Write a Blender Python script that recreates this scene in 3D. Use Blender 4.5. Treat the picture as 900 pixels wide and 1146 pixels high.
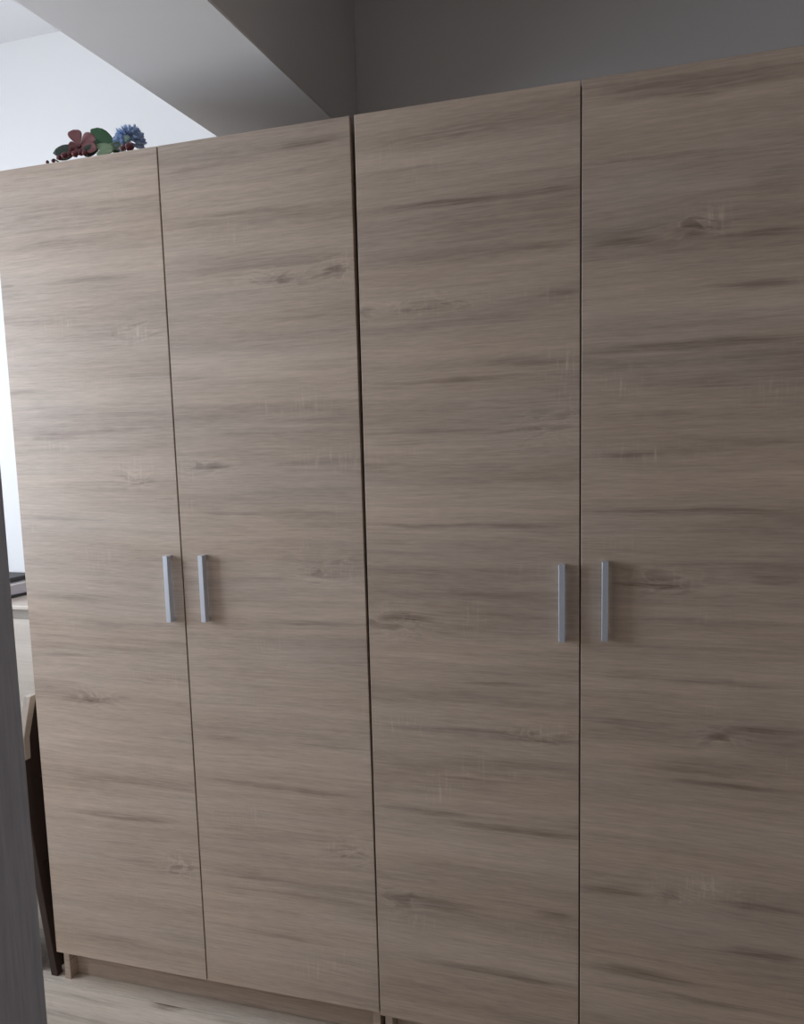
import bpy, bmesh, math, random
from mathutils import Vector, Matrix

for o in list(bpy.data.objects):
    bpy.data.objects.remove(o, do_unlink=True)
SC = bpy.context.scene
COL = SC.collection
R = math.radians

# ------------------------------------------------------------------ camera
# world: x along the wardrobe fronts, y into the back wall, z up; door fronts in y = 0
FPX, PCX, PCY = 938.287, 450.0, 619.05          # focal length and principal point in pixels of 900x1146
YAW, PITCH, ROLL = -0.3123, -0.1235, -0.0260
CAM = Vector((0.6361, -1.7092, 1.4029))
fw = Vector((math.sin(YAW) * math.cos(PITCH), math.cos(YAW) * math.cos(PITCH), math.sin(PITCH)))
r0 = Vector((math.cos(YAW), -math.sin(YAW), 0)); u0 = r0.cross(fw)
cr = math.cos(ROLL) * r0 + math.sin(ROLL) * u0
cu = -math.sin(ROLL) * r0 + math.cos(ROLL) * u0
cd = bpy.data.cameras.new('camera'); cam = bpy.data.objects.new('camera', cd); COL.objects.link(cam)
cam.matrix_world = Matrix(((cr.x, cu.x, -fw.x, CAM.x), (cr.y, cu.y, -fw.y, CAM.y),
                           (cr.z, cu.z, -fw.z, CAM.z), (0, 0, 0, 1)))
cd.sensor_fit = 'HORIZONTAL'; cd.sensor_width = 36.0; cd.lens = FPX / 900 * 36
cd.shift_x = 0.0; cd.shift_y = (PCY - 573) / 900; cd.clip_start = 0.02
SC.camera = cam

def px(x, y, axis, val):
    """photo pixel -> the point of its ray where coordinate `axis` equals val"""
    d = fw + cr * ((x - PCX) / FPX) - cu * ((y - PCY) / FPX)
    t = (val - CAM[axis]) / d[axis]
    return CAM + d * t

# ------------------------------------------------------------------ world, daylight, exposure
W = bpy.data.worlds.new('world'); SC.world = W; W.use_nodes = True
bg = W.node_tree.nodes['Background']; bg.inputs[0].default_value = (0.62, 0.78, 1.0, 1); bg.inputs[1].default_value = 1.2

WX = -2.15                                        # left wall, inner face
WIN = (-1.50, 0.12, 0.95, 2.20)                   # window opening: y0, y1, z0, z1
la = bpy.data.lights.new('window_daylight', 'AREA'); la.shape = 'RECTANGLE'
la.size = WIN[1] - WIN[0]; la.size_y = WIN[3] - WIN[2]
la.energy = 70; la.color = (0.79, 0.885, 1.0)
lo = bpy.data.objects.new('window_daylight', la); COL.objects.link(lo)
lo.location = (WX - 0.22, (WIN[0] + WIN[1]) / 2, (WIN[2] + WIN[3]) / 2)
lo.rotation_euler = (R(90), 0, R(-90))            # shines along +x, into the room
SC.view_settings.view_transform = 'Standard'; SC.view_settings.look = 'None'
SC.view_settings.exposure = 0.0; SC.view_settings.gamma = 1.0; SC.view_settings.use_curve_mapping = False
try:
    SC.cycles.use_denoising = True
except Exception:
    pass

# ------------------------------------------------------------------ node helpers
class NT:
    def __init__(s, name):
        s.m = bpy.data.materials.new(name); s.m.use_nodes = True
        s.t = s.m.node_tree; s.b = s.t.nodes['Principled BSDF']
    def n(s, typ, **kw):
        nd = s.t.nodes.new(typ)
        for k, v in kw.items(): setattr(nd, k, v)
        return nd
    def put(s, sock, v):
        if isinstance(v, bpy.types.NodeSocket): s.t.links.new(v, sock)
        else: sock.default_value = v
    def math(s, op, a, b=0.0, c=0.0, clamp=False):
        nd = s.n('ShaderNodeMath', operation=op); nd.use_clamp = clamp
        for i, v in enumerate((a, b, c)): s.put(nd.inputs[i], v)
        return nd.outputs[0]
    def vec(s, op, a, b=(0, 0, 0), c=(0, 0, 0)):
        nd = s.n('ShaderNodeVectorMath', operation=op)
        s.put(nd.inputs[0], a); s.put(nd.inputs[1], b)
        if op == 'MULTIPLY_ADD': s.put(nd.inputs[2], c)
        return nd.outputs['Value'] if op in ('DOT_PRODUCT', 'LENGTH') else nd.outputs[0]
    def noise(s, v, scale, detail=4, rough=0.55, dist=0.0):
        nd = s.n('ShaderNodeTexNoise'); s.put(nd.inputs['Vector'], v)
        nd.inputs['Scale'].default_value = scale; nd.inputs['Detail'].default_value = detail
        nd.inputs['Roughness'].default_value = rough; nd.inputs['Distortion'].default_value = dist
        return nd.outputs[0]
    def mix(s, f, a, b):
        nd = s.n('ShaderNodeMix', data_type='RGBA'); s.put(nd.inputs[0], f)
        s.put(nd.inputs[6], a); s.put(nd.inputs[7], b)
        return nd.outputs[2]
    def coord(s):
        return s.n('ShaderNodeTexCoord').outputs['Object']
    def bump(s, h, strength, dist):
        nd = s.n('ShaderNodeBump'); s.put(nd.inputs['Height'], h)
        nd.inputs['Strength'].default_value = strength; nd.inputs['Distance'].default_value = dist
        s.t.links.new(nd.outputs[0], s.b.inputs['Normal'])

def paint(name, c, rough=0.9, var=0.03, metal=0.0):
    k = NT(name); n = k.noise(k.coord(), 6, 5)
    k.put(k.b.inputs['Base Color'], k.mix(n, tuple(x * (1 - var) for x in c) + (1,), tuple(min(1, x * (1 + var)) for x in c) + (1,)))
    k.b.inputs['Roughness'].default_value = rough; k.b.inputs['Metallic'].default_value = metal
    return k

def oak(name, seed, streaks=(), knots=(), flecks=(), light=(0.650, 0.495, 0.375), dark=(0.205, 0.135, 0.090), axis=0, rough=0.42, off=(0, 0, 0)):
    """sawn oak decor, grain along `axis` (0 = x, 2 = z); streaks / knots / flecks in metres of the board's own plane"""
    k = NT(name); co = k.coord()
    sep = k.n('ShaderNodeSeparateXYZ'); k.put(sep.inputs[0], co)
    X, Y, Z = sep.outputs
    if axis == 1: X, Y = Y, X
    if axis == 2: X, Z = Z, X
    if axis == 3: X, Y, Z = Z, X, Y
    def cx(a, b, c):
        nd = k.n('ShaderNodeCombineXYZ'); k.put(nd.inputs[0], a); k.put(nd.inputs[1], b); k.put(nd.inputs[2], c); return nd.outputs[0]
    P = cx(X, Y, Z)
    def nz(v, sc, of, det, ro, dist=0.0):
        return k.math('SUBTRACT', k.noise(k.vec('MULTIPLY_ADD', v, sc, of), 1.0, det, ro, dist), 0.5)
    # wandering of the grain
    w1 = nz(P, (0.8, 1, 2.2), (seed * 3.7, seed, 0), 2, .5)
    w2 = nz(P, (4.0, 1, 14), (seed * 1.3, 0, seed), 3, .5)
    dz = k.math('MULTIPLY_ADD', w1, 0.060, k.math('MULTIPLY', w2, 0.010))
    flat = cx(X, 0.0, Z)
    def gauss(v, x0, z0, a, b, p=1.0):
        d = k.vec('MULTIPLY_ADD', v, (1 / a, 0, 1 / b), (-x0 / a, 0, -z0 / b))
        d = k.vec('DOT_PRODUCT', d, d)
        if p != 1.0: d = k.math('POWER', d, p)
        return k.math('POWER', 0.36788, d)
    ring = None
    for (x0, z0, a, b, amp) in knots:
        gk = gauss(flat, x0, z0, a, b)
        dz = k.math('MULTIPLY_ADD', gk, amp * 0.42, dz)
        ring = gk if ring is None else k.math('MAXIMUM', ring, gk)
    Zw = k.math('ADD', Z, dz); PW = cx(X, Y, Zw)
    band = nz(PW, (0.45, 1, 8.5), (seed * 5.1, 0, seed * 2.3), 4, .6)
    patch = nz(PW, (3.2, 1, 26), (seed * 1.9, 0, seed * 4.3), 6, .66)
    strk = nz(PW, (1.5, 2, 85), (seed * 2.2, 0, seed * 7.7), 6, .68)
    fine = nz(PW, (7, 4, 200), (seed, 0, seed * 3), 4, .66)
    pore = nz(P, (26, 8, 330), (seed * 2, 0, 0), 2, .5)
    # printed streaks with frayed edges
    acc = None
    sv = cx(k.math('MULTIPLY_ADD', patch, 0.12, X), 0.0, k.math('MULTIPLY_ADD', strk, 0.016, k.math('MULTIPLY_ADD', w2, 0.014, Z)))
    for (x0, z0, a, b, amt) in streaks:
        acc = k.math('MULTIPLY_ADD', gauss(sv, x0, z0, a, b, 1.6), amt, 0.0 if acc is None else acc)
    t = k.math('MULTIPLY_ADD', band, 1.15, 0.31)
    t = k.math('MULTIPLY_ADD', patch, 0.50, t)
    t = k.math('MULTIPLY_ADD', strk, 0.52, t)
    t = k.math('MULTIPLY_ADD', fine, 0.58, t)
    t = k.math('MULTIPLY_ADD', pore, 0.42, t)
    if acc is not None:
        mod = k.math('MULTIPLY_ADD', fine, 1.3, k.math('MULTIPLY_ADD', strk, 1.6, 0.80))
        t = k.math('MULTIPLY_ADD', k.math('MULTIPLY', acc, mod), 0.66, t)
    if ring is not None:
        # curled figure around the knots: darker blotches with thin pale outlines
        sw = nz(PW, (11, 1, 34), (seed * 3, 1, seed), 3, .5, 1.4)
        ridge = k.math('POWER', k.math('SUBTRACT', 1.0, k.math('MULTIPLY', k.math('ABSOLUTE', sw), 9.0), clamp=True), 2.0)
        t = k.math('MULTIPLY_ADD', k.math('MULTIPLY', sw, ring), 1.0, t)
        t = k.math('SUBTRACT', t, k.math('MULTIPLY', k.math('MULTIPLY', ridge, ring), 0.30))
        t = k.math('MULTIPLY_ADD', ring, 0.07, t)
    # pale sawn flecks across the grain
    fl = nz(P, (130, 1, 16), (seed * 9, 0, seed * 4), 3, .5)
    fm = nz(P, (5, 1, 9), (seed * 6, 3, seed), 2, .5)
    fmask = k.math('MULTIPLY', k.math('SUBTRACT', fm, 0.08, clamp=True), 2.6)
    for (x0, z0, a, b, amt) in flecks:
        fmask = k.math('MULTIPLY_ADD', gauss(flat, x0, z0, a, b), amt, fmask)
    fl = k.math('MULTIPLY', k.math('MULTIPLY', k.math('SUBTRACT', fl, 0.03, clamp=True), 6.0, clamp=True), fmask)
    t = k.math('SUBTRACT', t, k.math('MULTIPLY', fl, 0.38))
    tc = k.math('MULTIPLY', t, 1.0, clamp=True)
    col = k.mix(tc, light + (1,), dark + (1,))
    lum = sum(light) / 3; lud = sum(dark) / 3
    hue = k.math('ADD', nz(PW, (1.2, 1, 7), (seed * 8, 0, 1), 3, .55), 0.5)
    gl_ = tuple(0.62 * c + 0.38 * lum for c in light); gd_ = tuple(0.6 * c + 0.4 * lud for c in dark)
    col = k.mix(k.math('MULTIPLY_ADD', hue, 1.3, -0.2, clamp=True), col, k.mix(tc, gl_ + (1,), gd_ + (1,)))
    k.put(k.b.inputs['Base Color'], col)
    k.put(k.b.inputs['Roughness'], k.math('MULTIPLY_ADD', tc, 0.12, rough))
    k.bump(k.math('MULTIPLY_ADD', fine, 0.5, pore), 0.08, 0.0005)
    return k.m

M = {}
M['wall'] = paint('wall_paint', (0.78, 0.76, 0.745), 0.92, 0.012).m
M['beige'] = paint('beige_wall_paint', (0.56, 0.49, 0.435), 0.92, 0.02).m
M['ceiling'] = paint('ceiling_paint', (0.68, 0.655, 0.65), 0.95, 0.012).m
M['steel'] = paint('brushed_aluminium', (0.70, 0.74, 0.82), 0.36, 0.03, 0.55).m
M['black'] = paint('black_plastic', (0.012, 0.012, 0.014), 0.5).m
M['grey'] = paint('grey_plastic', (0.50, 0.49, 0.55), 0.45).m
M['pvc'] = paint('white_pvc', (0.85, 0.86, 0.87), 0.4).m
M['brown'] = paint('dark_brown_wood', (0.040, 0.022, 0.016), 0.6, 0.25).m
M['carcass'] = oak('oak_board', 4.4)
M['edge'] = oak('pale_oak_edge', 8.1, light=(0.60, 0.50, 0.40), dark=(0.36, 0.28, 0.22), axis=2)
M['cabinet'] = oak('pale_oak_cabinet', 6.3, light=(0.66, 0.57, 0.48), dark=(0.46, 0.37, 0.29))
M['doorleaf'] = oak('grey_door_decor', 2.6, light=(0.56, 0.56, 0.62), dark=(0.20, 0.19, 0.22), axis=3, rough=0.55)
M['skirting'] = oak('skirting_decor', 3.3, light=(0.50, 0.42, 0.34), dark=(0.28, 0.21, 0.16))
M['rear'] = paint('hardboard_back', (0.60, 0.56, 0.50), 0.8).m
g = NT('window_glass'); tr = g.n('ShaderNodeBsdfTransparent'); gl = g.n('ShaderNodeBsdfGlossy'); gl.inputs['Roughness'].default_value = 0.02
nz = g.noise(g.coord(), 3, 1); ms = g.n('ShaderNodeMixShader'); g.put(ms.inputs[0], g.math('MULTIPLY_ADD', nz, 0.01, 0.05))
g.t.links.new(tr.outputs[0], ms.inputs[1]); g.t.links.new(gl.outputs[0], ms.inputs[2])
g.t.links.new(ms.outputs[0], g.t.nodes['Material Output'].inputs[0]); M['glass'] = g.m

# ------------------------------------------------------------------ mesh helpers
def box(bm, x0, x1, y0, y1, z0, z1, bev=0.0, seg=1):
    res = bmesh.ops.create_cube(bm, size=1.0)
    vs = res['verts']
    for v in vs:
        v.co = Vector((x0 + (v.co.x + .5) * (x1 - x0), y0 + (v.co.y + .5) * (y1 - y0), z0 + (v.co.z + .5) * (z1 - z0)))
    if bev > 0:
        es = list({e for v in vs for e in v.link_edges})
        bmesh.ops.bevel(bm, geom=es, offset=bev, segments=seg, affect='EDGES', profile=0.5)
    return vs

def obj(name, bm, mat, parent=None, smooth=False):
    me = bpy.data.meshes.new(name)
    bmesh.ops.recalc_face_normals(bm, faces=bm.faces)
    bm.to_mesh(me); bm.free()
    if smooth:
        for p in me.polygons: p.use_smooth = True
    me.materials.append(M[mat] if isinstance(mat, str) else mat)
    o = bpy.data.objects.new(name, me); COL.objects.link(o)
    if parent is not None: o.parent = parent
    return o

def bobj(name, dims, mat, parent=None, bev=0.0, seg=1):
    bm = bmesh.new(); box(bm, *dims, bev=bev, seg=seg); return obj(name, bm, mat, parent)

def empty(name, loc=(0, 0, 0), label=None, cat=None, group=None):
    o = bpy.data.objects.new(name, None); COL.objects.link(o); o.location = loc; o.empty_display_size = 0.1
    if label: tag(o, label, cat, group)
    return o

def tag(o, label, cat, group=None):
    o['label'] = label; o['category'] = cat
    if group: o['group'] = group
    return o

def struct(o, label=None, cat=None):
    o['kind'] = 'structure'
    if label: o['label'] = label; o['category'] = cat
    return o

# ------------------------------------------------------------------ the room
BY, RX, FY, CZ = 0.58, 1.16, -1.95, 2.69            # back wall, right wall, wall with the doorway, ceiling
HY = -3.3                                          # end of the hall behind the doorway
T = 0.12
# floor: planks laid along x
fl = struct(bobj('floor', (WX - T, RX + T, HY - T, BY + T, -0.08, -0.012), 'skirting'), 'pale oak laminate floor with knots in front of the wardrobes', 'floor')
PW, PL = 0.193, 1.285
plank_mats = [oak('laminate_plank_%d' % i, 11.3 + 4.7 * i, light=(0.70, 0.585, 0.46), dark=(0.20, 0.14, 0.095), rough=0.38,
                  knots=((0.10 * i - 0.2, 0.0, .06, .02, .02),)) for i in range(3)]
plank_mesh = []
def plank_box(length, m):
    bm = bmesh.new(); box(bm, 0, length - 0.001, 0, PW - 0.001, -0.011, 0.0, bev=0.0008)
    me = bpy.data.meshes.new('plank'); bmesh.ops.recalc_face_normals(bm, faces=bm.faces); bm.to_mesh(me); bm.free()
    me.materials.append(m); return me
# laminate grain lies in the xy plane: swap the axes for those materials
for m in plank_mats:
    nt = m.node_tree; tc = [n for n in nt.nodes if n.type == 'TEX_COORD'][0]
    mp = nt.nodes.new('ShaderNodeMapping'); mp.inputs['Rotation'].default_value = (R(90), 0, 0)
    oi = nt.nodes.new('ShaderNodeObjectInfo'); av = nt.nodes.new('ShaderNodeVectorMath'); av.operation = 'MULTIPLY_ADD'
    av.inputs[1].default_value = (7.0, 5.0, 9.0)
    nt.links.new(oi.outputs['Random'], av.inputs[0])
    for l in list(nt.links):
        if l.from_node == tc:
            to = l.to_socket; nt.links.remove(l); nt.links.new(av.outputs[0], to)
    nt.links.new(tc.outputs['Object'], mp.inputs[0]); nt.links.new(mp.outputs[0], av.inputs[2])
kp = px(188, 1127, 2, 0.0); kq = px(100, 1125, 2, 0.0)
SX, SY = WX - 0.43 + PL, BY - 4 * PW                 # the plank in front of the first wardrobe
special = oak('laminate_plank_knotty', 9.2, light=(0.70, 0.585, 0.46), dark=(0.20, 0.14, 0.095), rough=0.38,
              streaks=[(kp.x - SX, kp.y - SY, .040, .014, 1.0), (kp.x - SX + .06, kp.y - SY + .012, .16, .010, .5), (kq.x - SX, kq.y - SY + .02, .14, .012, .45),
                       (kp.x - SX + .25, kp.y - SY - .01, .12, .008, .5), (kq.x - SX + .05, kq.y - SY - .05, .2, .008, .4)],
              knots=[(kp.x - SX, kp.y - SY, .05, .02, .02)])
nt = special.node_tree; tc = [n for n in nt.nodes if n.type == 'TEX_COORD'][0]
mp = nt.nodes.new('ShaderNodeMapping'); mp.inputs['Rotation'].default_value = (R(90), 0, 0)
for l in list(nt.links):
    if l.from_node == tc:
        to = l.to_socket; nt.links.remove(l); nt.links.new(mp.outputs[0], to)
nt.links.new(tc.outputs['Object'], mp.inputs[0])
cache = {}
random.seed(4)
row = 0; y = BY
while y > HY + 0.01:
    y -= PW
    x = WX - (0.43, 0.86, 0.47)[row % 3]; col = 0
    while x < RX:
        xs, xe = max(x, WX), min(x + PL, RX)
        if xe - xs > 0.02:
            key = (round(xe - xs, 3), (row + col) % 3)
            if row == 3 and abs(xs - SX) < .01: key = 'knotty'
            if key not in cache: cache[key] = plank_box(xe - xs, special if key == 'knotty' else plank_mats[key[1]])
            p = bpy.data.objects.new('plank', cache[key]); COL.objects.link(p)
            p.parent = fl; p.location = (xs, max(y, HY), 0)
        x += PL; col += 1
    row += 1

struct(bobj('ceiling', (WX - T, RX + T, HY - T, BY + T, CZ, CZ + 0.1), 'ceiling'), 'white painted ceiling', 'ceiling')
struct(bobj('wall_back', (WX - T, RX + T, BY, BY + T, 0, CZ), 'wall'), 'white wall behind the wardrobes, bright beside the window', 'wall')
struct(bobj('wall_right', (RX, RX + T, HY - T, BY, 0, CZ), 'beige'), 'beige wall at the end of the wardrobe row', 'wall')
# left wall with the window opening
bm = bmesh.new()
box(bm, WX - T, WX, HY - T, WIN[0], 0, CZ); box(bm, WX - T, WX, WIN[1], BY, 0, CZ)
box(bm, WX - T, WX, WIN[0], WIN[1], 0, WIN[2]); box(bm, WX - T, WX, WIN[0], WIN[1], WIN[3], CZ)
struct(obj('wall_left', bm, 'wall'), 'white wall holding the window', 'wall')
# wall with the doorway in which the camera stands
DX0, DX1, DH = 0.09, 0.97, 2.05
bm = bmesh.new()
box(bm, WX, DX0, FY - T, FY, 0, CZ); box(bm, DX1, RX, FY - T, FY, 0, CZ); box(bm, DX0, DX1, FY - T, FY, DH, CZ)
struct(obj('wall_front', bm, 'beige'), 'beige wall with the doorway', 'wall')
struct(bobj('wall_hall', (WX - T, RX + T, HY - T, HY, 0, CZ), 'beige'), 'beige wall at the end of the hall', 'wall')
# ceiling beam running from front to back
BX0, BX1, BZ = -0.535, -0.199, 2.244
M['beam'] = paint('beam_paint', (0.68, 0.655, 0.64), 0.93, 0.012).m
struct(bobj('trim_1', (BX0, BX1, FY, BY, BZ, CZ), 'beam', bev=0.003), 'boxed white ceiling beam passing over the wardrobes', 'beam')
struct(bobj('baseboard_back', (WX, -0.93, BY - 0.014, BY, 0, 0.07), 'skirting', bev=0.003), 'oak baseboard below the bright wall', 'baseboard')
struct(bobj('baseboard_left', (WX, WX + 0.014, FY, BY - 0.014, 0, 0.07), 'skirting', bev=0.003), 'oak baseboard below the window', 'baseboard')

# window in the left wall
wn = struct(empty('window_1', (WX - 0.08, 0, 0)), 'white two-sash window lighting the room', 'window')
y0, y1, z0, z1 = WIN
bm = bmesh.new(); f = 0.055
box(bm, -.03, .03, y0, y1, z0, z0 + f, .004); box(bm, -.03, .03, y0, y1, z1 - f, z1, .004)
box(bm, -.03, .03, y0, y0 + f, z0 + f, z1 - f, .004); box(bm, -.03, .03, y1 - f, y1, z0 + f, z1 - f, .004)
ym = (y0 + y1) / 2
box(bm, -.03, .03, ym - f / 2, ym + f / 2, z0 + f, z1 - f, .004)
obj('window_frame', bm, 'pvc', wn)
for a, b in ((y0 + f, ym - f / 2), (ym + f / 2, y1 - f)):
    bobj('pane', (-.004, .004, a, b, z0 + f, z1 - f), 'glass', wn)
bobj('window_sill', (0.032, 0.16, y0 - .04, y1 + .04, z0 - .03, z0 - .001), 'pvc', wn, bev=.004)

# open door leaf beside the camera
pe = px(29, 840, 1, -1.10)                          # its free edge, read off the photograph
dl = struct(empty('door_1', (pe.x, FY + 0.03, 0)), 'dark grey wood-grain door leaf standing open', 'door')
LW = -1.10 - (FY + 0.03)
bobj('door_leaf', (-0.040, 0.0, 0.0, LW, 0.008, 2.03), 'doorleaf', dl, bev=.002)
bm = bmesh.new()
for s in (-1,):
    xo = 0.0 if s > 0 else -0.040
    box(bm, min(xo, xo + s * .008), max(xo, xo + s * .008), 0.06, 0.10, 0.93, 1.12, .002)
    box(bm, min(xo + s * .008, xo + s * .05), max(xo + s * .008, xo + s * .05), .072, .088, 1.05, 1.066, .003)
    box(bm, min(xo + s * .036, xo + s * .05), max(xo + s * .036, xo + s * .05), .072, .195, 1.05, 1.066, .003)
# the handle sits on the free side
hd = obj('door_handle', bm, 'steel', dl); hd.location = (0, LW - 0.16 - 0.10, 0); hd.scale = (1, 1, 1)
bm = bmesh.new()
box(bm, DX0 - .07, DX0, FY - T - .012, FY + .012, 0, DH + .06, .003); box(bm, DX1, DX1 + .07, FY - T - .012, FY + .012, 0, DH + .06, .003)
box(bm, DX0, DX1, FY - T - .012, FY + .012, DH, DH + .06, .003)
struct(obj('trim_2', bm, 'doorleaf'), 'dark grey door frame around the doorway', 'door frame')

# ------------------------------------------------------------------ the wardrobes
DW, GAP = 0.459, 0.003
ZB, ZT = 0.088, 2.085

def feats(rows):
    out = []
    for (xa, xb, yy, th, amt) in rows:
        a = px(xa, yy, 1, 0); b = px(xb, yy, 1, 0); m_ = px((xa + xb) / 2, yy, 1, 0)
        hh = (px((xa + xb) / 2, yy - th / 2, 1, 0).z - px((xa + xb) / 2, yy + th / 2, 1, 0).z) / 2
        out.append((m_.x, m_.z, abs(b.x - a.x) / 2, max(hh * 1.1, 0.0028), amt))
    return out
def knotf(rows):
    out = []
    for (x, y, rx, ry, amp) in rows:
        c = px(x, y, 1, 0); e = px(x + rx, y, 1, 0); u = px(x, y - ry, 1, 0)
        out.append((c.x, c.z, abs(e.x - c.x) * 1.25, abs(u.z - c.z) * 1.25, amp))
    return out

S1 = [(50,155,313,7,.5),(17,110,272,8,.25),(0,16,321,4,.4),(60,185,372,18,.22),(12,55,438,4,.4),(35,95,487,7,.35),(95,196,481,3,.35),
      (138,172,539,5,.6),(65,140,541,6,.25),(25,105,580,5,.2),(55,160,669,6,.3),(37,97,733,5,.45),(40,205,728,10,.15),(70,128,784,7,.45),
      (75,160,834,8,.2),(85,210,875,6,.25),(90,195,914,8,.55),(130,225,968,18,.28),(85,160,1049,6,.35),(80,220,1010,10,.12)]
K1 = [(155,372,22,10,.018),(204,972,20,12,-.02),(110,782,20,8,.012),(152,534,14,10,.015)]
F1 = [(153,370,14,9,.9),(105,424,24,8,.6),(206,970,14,9,.8),(150,528,16,10,.7),(65,365,18,8,.6)]
S2 = [(184,283,187,6,.35),(310,388,160,10,.4),(215,320,238,5,.45),(190,250,251,6,.25),(282,342,313,11,.45),(365,385,303,14,.6),
      (220,390,294,20,.16),(235,395,358,6,.3),(197,230,424,5,.3),(300,400,412,5,.3),(206,260,523,7,.45),(315,400,519,8,.35),(234,297,576,4,.4),
      (300,405,576,5,.25),(337,410,643,13,.42),(262,330,648,6,.2),(290,410,698,5,.3),(218,277,737,5,.4),(222,305,829,8,.4),(305,415,836,6,.3),
      (227,382,881,6,.42),(236,392,936,11,.3),(365,410,957,9,.55),(236,314,980,7,.3),(282,410,1006,6,.3),(268,375,1050,7,.35),(325,420,1076,6,.2)]
K2 = [(385,300,22,14,-.026),(312,313,34,9,.014),(372,640,34,14,.022),(398,956,18,12,-.022),(232,524,26,9,.012)]
F2 = [(390,296,12,10,1.),(370,516,30,9,.8),(330,455,30,9,.5),(215,526,14,9,.6),(380,640,26,10,.5)]
S3 = [(405,653,146,22,.32),(409,582,228,7,.55),(586,650,212,5,.35),(404,510,190,6,.25),(405,650,285,14,.25),(438,512,342,11,.5),(400,415,350,10,.5),
      (601,653,328,6,.45),(440,640,360,12,.18),(535,653,407,11,.35),(420,580,426,4,.35),(572,653,478,6,.4),(415,570,483,5,.25),(415,500,497,7,.25),
      (415,650,588,6,.42),(572,653,596,8,.3),(423,478,691,8,.5),(470,628,690,6,.35),(470,615,666,8,.28),(575,653,732,7,.28),(520,600,767,5,.35),
      (428,650,820,7,.35),(556,648,829,6,.42),(423,520,908,7,.45),(490,648,928,7,.38),(428,533,1010,11,.42),(602,648,1026,7,.5),(490,648,1092,8,.45),
      (430,640,870,10,.2),(430,640,970,12,.15),(440,640,640,8,.15)]
K3 = [(474,342,40,10,.014),(408,350,14,10,-.02),(640,480,50,20,-.030),(440,700,32,16,-.026),(445,1008,24,12,.020),(600,825,30,9,.012)]
F3 = [(630,408,26,11,1.),(470,345,30,9,.4),(460,815,26,9,.9),(487,885,14,12,.7),(615,822,24,9,.6),(525,695,12,14,.5),(475,190,16,12,.5)]
S4 = [(655,900,93,22,.35),(738,815,108,5,.5),(660,800,177,5,.38),(755,802,256,14,.42),(660,733,270,8,.45),(811,900,260,9,.35),(801,900,318,10,.55),
      (655,900,386,7,.55),(760,900,378,5,.3),(690,830,430,9,.22),(660,800,463,7,.22),(790,900,495,8,.3),(660,738,509,8,.35),(665,900,572,6,.3),
      (684,772,654,11,.42),(825,900,650,8,.35),(680,900,697,7,.3),(655,738,755,7,.35),(738,875,765,7,.35),(655,770,810,8,.22),(791,821,823,9,.45),
      (801,900,818,8,.38),(690,900,862,18,.3),(762,900,882,6,.4),(655,723,998,9,.5),(733,762,1000,10,.55),(801,900,1016,8,.4),(801,900,1067,9,.45),
      (655,786,1090,10,.45),(655,830,1114,8,.3),(762,900,1128,8,.3),(840,900,200,30,.2)]
K4 = [(775,252,32,16,-.032),(800,243,14,12,.020),(740,652,40,12,.020),(805,824,26,12,-.020),(795,996,30,14,.024),(745,998,18,12,-.02)]
F4 = [(798,244,12,12,1.),(730,508,40,9,.9),(690,430,20,12,.7),(790,992,22,12,.8),(745,652,36,9,.5),(860,440,24,14,.5),(690,610,20,9,.4)]

S3 = [r[:4] + (r[4] * 1.35,) for r in S3]; S4 = [r[:4] + (r[4] * 1.4,) for r in S4]

def wardrobe(x0, lean, label, data, dz):
    x1 = x0 + 2 * DW
    pivot = x0 if lean < 0 else x1
    root = empty('wardrobe', (pivot, 0, 0), label, 'wardrobe', 'two-door oak wardrobes standing side by side')
    root.rotation_euler = (0, lean, 0)
    def part(name, x0_, x1_, a, b, c, d, mat='carcass', bev=0.0007):
        return bobj(name, (x0_ - pivot, x1_ - pivot, a, b, c, d), mat, root, bev=bev)
    th, yb, yf = 0.018, 0.56, 0.0195
    part('side_panel', x0 + .005, x0 + .005 + th, yf, yb, 0, ZT - .004)
    part('side_panel', x1 - .005 - th, x1 - .005, yf, yb, 0, ZT - .004)
    xi0, xi1 = x0 + .0055 + th, x1 - .0055 - th
    part('top_panel', xi0, xi1, yf, yb, ZT - .004 - th, ZT - .004)
    part('bottom_panel', xi0, xi1, yf, yb, ZB - .012, ZB - .012 + th)
    part('back_panel', xi0, xi1, yb - .004, yb - .0005, ZB + .01, ZT - .03, 'rear', 0)
    part('plinth', xi0, xi1, yf + .03, yf + .03 + th, 0.0, ZB - .013)
    part('divider', (x0 + x1) / 2 - th / 2, (x0 + x1) / 2 + th / 2, yf + .040, yb - .006, ZB + .008, ZT - .005 - th)
    for k in (0, 1):
        a = x0 + k * DW + (0.0 if k == 0 else GAP / 2); b = x0 + (k + 1) * DW - (GAP / 2 if k == 0 else 0.0)
        seed, st, kn, fk, hx, hz0, hz1 = data[k]
        sh = lambda rows: [(r[0] - pivot,) + tuple(r[1:]) for r in rows]
        mat = oak('sonoma_oak_front', seed, sh(feats(st)), sh(knotf(kn)), sh([(q[0], q[1], q[2], q[3], q[4]) for q in knotf(fk)]))
        d = part('door', a, b, 0.0, th, ZB + dz, ZT, mat, 0.0009)
        # square bar handle on two feet
        bm = bmesh.new(); hw, hy = 0.0060, -0.022
        box(bm, hx - hw - pivot, hx + hw - pivot, hy, hy + .017, hz0, hz1, .0008)
        for zz in (hz0, hz1 - .010):
            box(bm, hx - hw + .0006 - pivot, hx + hw - .0006 - pivot, hy + .0165, 0.0, zz, zz + .010, .0004)
        h = obj('handle', bm, 'steel', d); h['label'] = 'brushed aluminium bar handle'
    return root

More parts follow.
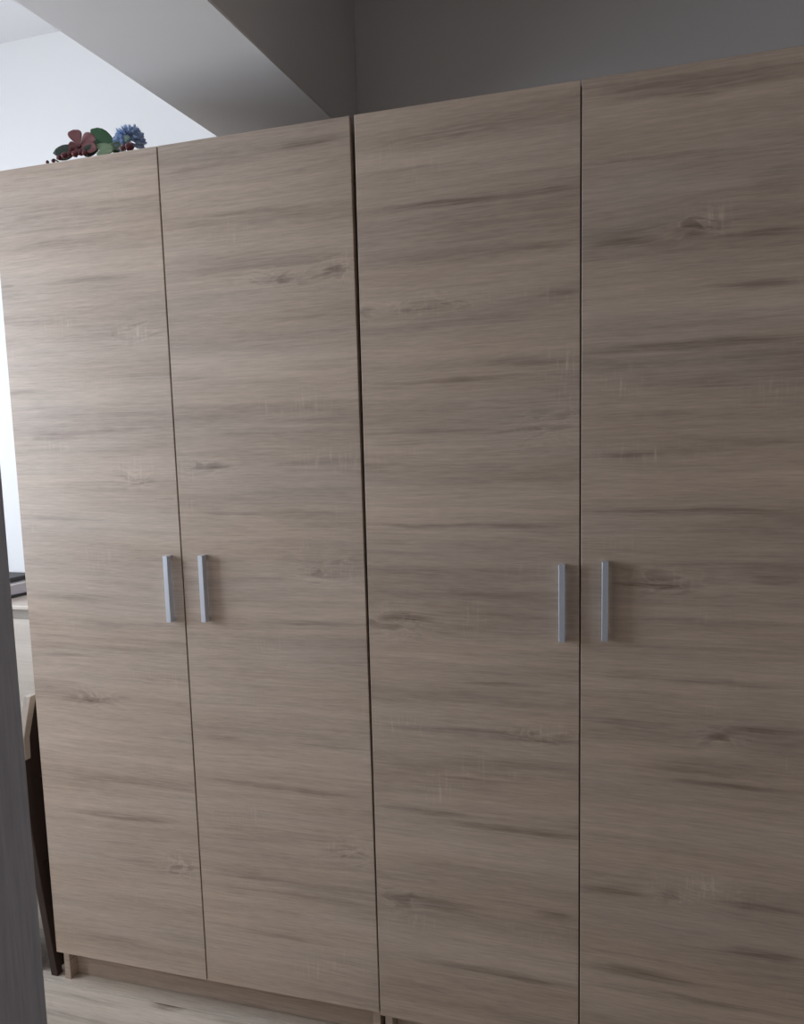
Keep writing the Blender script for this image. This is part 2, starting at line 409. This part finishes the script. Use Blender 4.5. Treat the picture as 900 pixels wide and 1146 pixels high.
G = 0.0022
wardrobe(-2 * DW - G / 2, -0.0020, 'oak-effect two-door wardrobe with artificial flowers lying on its top',
         [(1.7, S1, K1, F1, -0.492, 1.008, 1.167), (3.9, S2, K2, F2, -0.398, 1.012, 1.169)], 0.0)
wardrobe(G / 2, 0.0020, 'oak-effect two-door wardrobe with a bare top in the beam\'s shade',
         [(5.3, S3, K3, F3, 0.4255, 1.003, 1.162), (7.1, S4, K4, F4, 0.511, 1.009, 1.170)], -0.006)

# ------------------------------------------------------------------ cabinet, case and chair beyond the wardrobe
CY = 0.33
ct = px(22, 678, 1, CY).z
cb = empty('cabinet', (-1.40, (CY + BY) / 2, 0), 'slim pale oak cabinet against the wall beside the wardrobe', 'cabinet')
def cpart(name, a, b, c, d, e, f_, mat='cabinet', bev=.001):
    return bobj(name, (a + 1.40, b + 1.40, c - (CY + BY) / 2, d - (CY + BY) / 2, e, f_), mat, cb, bev=bev)
cx0, cx1 = -1.86, -0.97
tt = ct - px(22, 683, 1, CY).z; rc = ct - px(22, 694, 1, CY).z
cpart('top_panel', cx0, cx1, CY, BY - .016, ct - tt, ct, bev=.003)
cpart('side_panel', cx0 + .01, cx0 + .028, CY + .03, BY - .016, 0, ct - tt - .0005)
cpart('side_panel', cx1 - .028, cx1 - .01, CY + .03, BY - .016, 0, ct - tt - .0005)
cpart('back_panel', cx0 + .029, cx1 - .029, BY - .022, BY - .016, 0.05, ct - tt - .001)
cm = (cx0 + cx1) / 2
for a, b in ((cx0 + .012, cm - .0015), (cm + .0015, cx1 - .012)):
    d = cpart('door', a, b, CY + .010, CY + .028, .06, ct - rc)
    kx = b - .04 if a < cm - .1 else a + .04
    bm = bmesh.new(); bmesh.ops.create_uvsphere(bm, u_segments=12, v_segments=8, radius=.012)
    for v in bm.verts: v.co = Vector((v.co.x + kx + 1.40, v.co.y + CY - .004 - (CY + BY) / 2, v.co.z + .5))
    obj('knob', bm, 'steel', d, True)
cpart('rail', cx0 + .029, cx1 - .029, CY + .050, CY + .066, ct - rc - .06, ct - tt - .001)
cpart('plinth', cx0 + .029, cx1 - .029, CY + .05, CY + .066, 0, .055)

# low case on the cabinet, its long side running towards the wall
fx = -1.38
zc0 = ct; zc1 = px(20, 645, 0, fx).z
cs = empty('storage_case', (fx, 0.44, zc0), 'low grey case with black lid and base lying on the slim cabinet', 'case')
hh = zc1 - zc0
bobj('base', (-.30, .002, -.10, .115, 0, .008), 'black', cs, bev=.002)
bobj('body', (-.296, 0, -.098, .113, .0082, hh - .016), 'grey', cs, bev=.003)
bobj('lid', (-.30, .003, -.10, .115, hh - .0158, hh), 'black', cs, bev=.003)
bobj('rim', (-.298, .0035, -.099, .114, hh - .026, hh - .021), 'pvc', cs, bev=.001)

# small chair, backrest leaning towards the wardrobe
q0, q1, q2 = px(36, 778, 1, .03), px(28.5, 826, 1, .03), px(33.5, 872, 1, .03)
ch = empty('chair', (-1.10, .17, 0), 'small wooden chair with dark brown slatted back beside the wardrobe', 'chair')
def strip(name, prof, ya, yb, mat, thick, parent):
    """board along y following the (x, z) profile"""
    bm = bmesh.new(); rings = []
    for (x, z) in prof:
        rings.append([bm.verts.new((x + 1.10 + dx, yy - .17, z)) for dx, yy in ((0, ya), (thick, ya), (thick, yb), (0, yb))])
    for a, b in zip(rings, rings[1:]):
        for i in range(4): bm.faces.new((a[i], a[(i + 1) % 4], b[(i + 1) % 4], b[i]))
    bm.faces.new(rings[0]); bm.faces.new(rings[-1])
    bmesh.ops.recalc_face_normals(bm, faces=bm.faces)
    bmesh.ops.bevel(bm, geom=list(bm.edges), offset=.0015, segments=1, affect='EDGES')
    return obj(name, bm, mat, parent)
post = [(q0.x - .018, q0.z), (q1.x - .018, q1.z), (q1.x - .016, .45), (q1.x - .02, 0)]
post[1] = (post[1][0], post[1][1]); zk = px(31, 850, 1, .03).z
lo_ = [(q1.x - .022, zk - .0005), (q1.x - .022, .45), (-.962, 0)]
for ya in (.02, .285):
    strip('post', [post[0], post[1], (q1.x - .020, zk)], ya, ya + .022, 'edge', .022, ch)
    strip('leg', lo_, ya, ya + .022, 'brown', .022, ch)
post = post[:2] + lo_
def pxz(z):
    for (xa, za), (xb, zb) in zip(post, post[1:]):
        if zb <= z <= za: return xa + (xb - xa) * (za - z) / (za - zb)
    return post[-1][0]
zs = [q0.z - .012, px(40, 865, 1, .1).z, px(48, 953, 1, .1).z, px(55, 1035, 1, .1).z, .012]
for a, b in zip(zs, zs[1:]):
    n = 3; pr = [(pxz(a - .0012 - (a - b - .0024) * i / n) + .004, a - .0012 - (a - b - .0024) * i / n) for i in range(n + 1)]
    strip('slat', pr, .0425, .2845, 'brown', .012, ch)  # lower slats carried on to the floor to keep the gap dark
sx = pxz(.44)
bobj('seat', (sx - .36 + 1.10, sx - .002 + 1.10, .015 - .17, .312 - .17, 0.42, .445), 'brown', ch, bev=.006, seg=2)
for ya in (.025, .28):
    bobj('leg', (sx - .35 + 1.10, sx - .326 + 1.10, ya - .17, ya + .024 - .17, 0, .4195), 'brown', ch, bev=.002)
bobj('side_panel', (sx - .324 + 1.10, sx + .004 + 1.10, .026 - .17, .040 - .17, .012, .419), 'brown', ch, bev=.001)  # added panel, fills the opening under the seat with dark
bobj('stretcher', (sx - .325 + 1.10, sx - .02 + 1.10, .045 - .17, .060 - .17, .20, .23), 'brown', ch, bev=.002)
bobj('stretcher', (sx - .325 + 1.10, sx - .02 + 1.10, .285 - .17, .30 - .17, .20, .23), 'brown', ch, bev=.002)

# ------------------------------------------------------------------ artificial flowers on the wardrobe
def petalmat(name, c1, c2, rough=.6, trans=.25):
    k = NT(name); n = k.noise(k.coord(), 60, 4); k.put(k.b.inputs['Base Color'], k.mix(n, c1 + (1,), c2 + (1,)))
    k.b.inputs['Roughness'].default_value = rough
    t = k.n('ShaderNodeBsdfTranslucent'); t.inputs[0].default_value = tuple((a + b) / 2 for a, b in zip(c1, c2)) + (1,)
    mx = k.n('ShaderNodeMixShader'); mx.inputs[0].default_value = trans
    k.t.links.new(k.b.outputs[0], mx.inputs[1]); k.t.links.new(t.outputs[0], mx.inputs[2])
    k.t.links.new(mx.outputs[0], k.t.nodes['Material Output'].inputs[0]); return k.m
M['burgundy'] = petalmat('burgundy_petal', (0.34, 0.15, 0.15), (0.19, 0.06, 0.06))
M['berry'] = petalmat('red_berry', (0.15, 0.02, 0.025), (0.08, 0.012, 0.016), .35, .05)
M['leaf'] = petalmat('green_leaf', (0.045, 0.16, 0.05), (0.025, 0.09, 0.035), .45, .3)
M['greyleaf'] = petalmat('grey_green_leaf', (0.06, 0.09, 0.065), (0.035, 0.055, 0.045), .5, .2)
M['paleleaf'] = petalmat('pale_green_leaf', (0.34, 0.44, 0.28), (0.22, 0.32, 0.18), .5, .3)
M['blue'] = petalmat('blue_petal', (0.60, 0.72, 0.90), (0.42, 0.55, 0.80), .6, .4)
M['blueheart'] = petalmat('green_heart', (0.42, 0.56, 0.40), (0.32, 0.46, 0.40), .6, .1)
M['white'] = petalmat('white_petal', (0.80, 0.80, 0.76), (0.66, 0.68, 0.62), .6, .3)
M['stem'] = petalmat('stem_green', (0.06, 0.12, 0.04), (0.04, 0.08, 0.03), .6, 0)

def petal(bm, base, tip, nrm, width, cup=0.15, round_=0.62, nu=7, nv=5, thick=0.0006):
    """leaf or petal from base to tip, as a thin cupped solid"""
    base, tip = Vector(base), Vector(tip); ax = tip - base; L = ax.length; ax.normalize()
    n = Vector(nrm); n = (n - ax * n.dot(ax)).normalized(); s = ax.cross(n)
    g = {}
    for side in (0, 1):
        for i in range(nu + 1):
            u = i / nu
            w = width / 2 * (math.sin(math.pi * min(1, u ** round_ * 1.0)) ** 0.62 if 0 < u < 1 else 0.04)
            for j in range(nv):
                v = j / (nv - 1) * 2 - 1
                off = cup * L * (v * v * (w / width * 2) * .5 + (u - .3) ** 2 * .5)
                g[side, i, j] = bm.verts.new(base + ax * (u * L) + s * (v * w) + n * (off + (thick if side else 0)))
    for side in (0, 1):
        for i in range(nu):
            for j in range(nv - 1):
                q = [g[side, i, j], g[side, i + 1, j], g[side, i + 1, j + 1], g[side, i, j + 1]]
                bm.faces.new(q if side else q[::-1])
    ring = [(i, 0) for i in range(nu + 1)] + [(nu, j) for j in range(1, nv)] + [(i, nv - 1) for i in range(nu - 1, -1, -1)] + [(0, j) for j in range(nv - 2, 0, -1)]
    for (a, b), (c, d) in zip(ring, ring[1:] + ring[:1]):
        bm.faces.new((g[0, a, b], g[0, c, d], g[1, c, d], g[1, a, b]))

def tube(bm, pts, rad, seg=6):
    rings = []
    pts = [Vector(p) for p in pts]
    for i, p in enumerate(pts):
        d = (pts[min(i + 1, len(pts) - 1)] - pts[max(i - 1, 0)]).normalized()
        a = d.orthogonal().normalized(); b = d.cross(a)
        rings.append([bm.verts.new(p + (a * math.cos(t * 2 * math.pi / seg) + b * math.sin(t * 2 * math.pi / seg)) * rad) for t in range(seg)])
    for p, q in zip(rings, rings[1:]):
        for i in range(seg): bm.faces.new((p[i], p[(i + 1) % seg], q[(i + 1) % seg], q[i]))
    bm.faces.new(rings[0][::-1]); bm.faces.new(rings[-1])

TOPZ = ZT - .004
bo = px(105, 170, 1, .08); B0 = Vector((bo.x, .08, TOPZ))
bq = empty('artificial_flower_bunch', B0, 'artificial flower bunch with burgundy and blue blooms and green leaves', 'flowers')
def fp(x, y, dep): return px(x, y, 1, dep) - B0
view = -(px(105, 160, 1, .08) - CAM).normalized()
# burgundy bloom: five petals
hc = fp(89, 164, .07)
rf = empty('burgundy_flower', (0, 0, 0)); rf.parent = bq
for (tx, ty, w, dd) in ((82.0, 146.5, .033, .012), (107, 152.0, .032, .0), (76.5, 162.0, .016, -.012), (110, 169, .030, -.014), (78, 173, .026, -.02)):
    bm = bmesh.new(); tip = fp(tx, ty, .07 + dd)
    petal(bm, hc, tip, view + Vector((0, 0, .25)), w, .22, 1.7)
    obj('petal', bm, 'burgundy', rf, True)
bm = bmesh.new(); bmesh.ops.create_uvsphere(bm, u_segments=10, v_segments=8, radius=.005)
for v in bm.verts: v.co += hc + view * .004
obj('flower_heart', bm, 'berry', rf, True)
# berries along the front
random.seed(7)
for (bx, by, dp, r_) in ((53, 181.5, .05, .0042), (59.5, 180, .05, .0045), (66, 176.5, .05, .006), (72, 174, .045, .0075), (78, 172.5, .05, .007), (84, 172, .045, .008),
                         (90, 170.5, .05, .0075), (95, 171, .045, .007), (81, 167, .055, .005), (145, 164.5, .05, .010), (138, 166, .045, .007)):
    bm = bmesh.new(); bmesh.ops.create_uvsphere(bm, u_segments=10, v_segments=7, radius=r_)
    c = fp(bx, by, dp)
    for v in bm.verts: v.co = v.co * (1 + .12 * math.sin(v.co.x * 900)) + c
    obj('berry', bm, 'berry', bq, True)
# leaves
def leaf(name_mat, a, b, w, da, db, cup=.12, rnd=.8, nrm=None):
    bm = bmesh.new(); petal(bm, fp(*a, da), fp(*b, db), nrm or (view + Vector((.1, 0, .3))), w, cup, rnd)
    return obj('leaf', bm, name_mat, bq, True)
leaf('greyleaf', (88, 168), (60, 172), .030, .085, .075, .15, .9)
leaf('greyleaf', (84, 170), (64, 178), .022, .07, .06, .15, .9)
leaf('leaf', (131, 165), (102.5, 146), .034, .075, .095, .12, 1.3)
leaf('leaf', (120, 168), (104, 158), .022, .09, .10, .12, .9)
leaf('paleleaf', (128, 167), (106, 164), .020, .06, .06, .12, .8)
leaf('paleleaf', (112, 172), (136, 160), .020, .06, .08, .12, .8)
leaf('leaf', (126, 170), (140, 160), .018, .085, .095, .12, .8)
leaf('paleleaf', (108, 173), (128, 168), .014, .05, .05, .12, .8)
leaf('greyleaf', (92, 172), (112, 165), .026, .06, .065, .12, .8)
# small white bloom
wf = empty('white_flower', (0, 0, 0)); wf.parent = bq
wc = fp(137, 166.5, .045)
for a in range(5):
    t = a * 2 * math.pi / 5 + .5
    tip = wc + cr * (.0095 * math.cos(t)) + cu * (.0105 * math.sin(t)) + view * .003
    bm = bmesh.new(); petal(bm, wc, tip, view, .007, .2, .8, 5, 3)
    obj('petal', bm, 'white', wf, True)
# blue bloom: a ball of narrow petals
bf = empty('blue_flower', (0, 0, 0)); bf.parent = bq
bc = fp(145, 157.5, .10); rad = .040
bm = bmesh.new(); random.seed(3); N = 150
for i in range(N):
    z = 1 - 1.35 * (i + .5) / N; th = i * 2.39996
    d = Vector((math.sqrt(1 - z * z) * math.cos(th), math.sqrt(1 - z * z) * math.sin(th), z))
    d = (d.x * cr + d.y * cu + d.z * view) if False else Vector((d.x, d.y, d.z))
    d = (d + view * .25 + Vector([random.uniform(-.16, .16) for _ in range(3)])).normalized()
    L = rad * random.uniform(.82, 1.06)
    petal(bm, bc + d * L * .35, bc + d * L + Vector((0, 0, -.004 * random.random())), d.orthogonal() + Vector((0, 0, .5)), .0125 * random.uniform(.8, 1.2), .25, 1.2, 4, 3)
po = obj('petals', bm, 'blue', bf, True); po['kind'] = 'stuff'
bm = bmesh.new(); bmesh.ops.create_uvsphere(bm, u_segments=14, v_segments=10, radius=.0085)
for v in bm.verts: v.co += bc + view * .028 + cu * .004 - cr * .006
obj('flower_heart', bm, 'blueheart', bf, True)
# stems resting on the board
for a, b, c in ((fp(89, 164, .07), Vector((-.02, .03, .012)), Vector((.06, .07, .003))), (bc, Vector((.05, .06, .014)), Vector((.0, .12, .003))),
                (fp(60, 178, .06), Vector((-.06, 0, .006)), Vector((.05, .06, .003))), (fp(128, 166, .075), Vector((.02, .03, .01)), Vector((.03, .10, .003)))):
    bm = bmesh.new(); pts = [(a * (1 - t) ** 2 + b * 2 * t * (1 - t) + c * t * t) for t in [i / 8 for i in range(9)]]
    tube(bm, pts, .0018); obj('stem', bm, 'stem', bq, True)
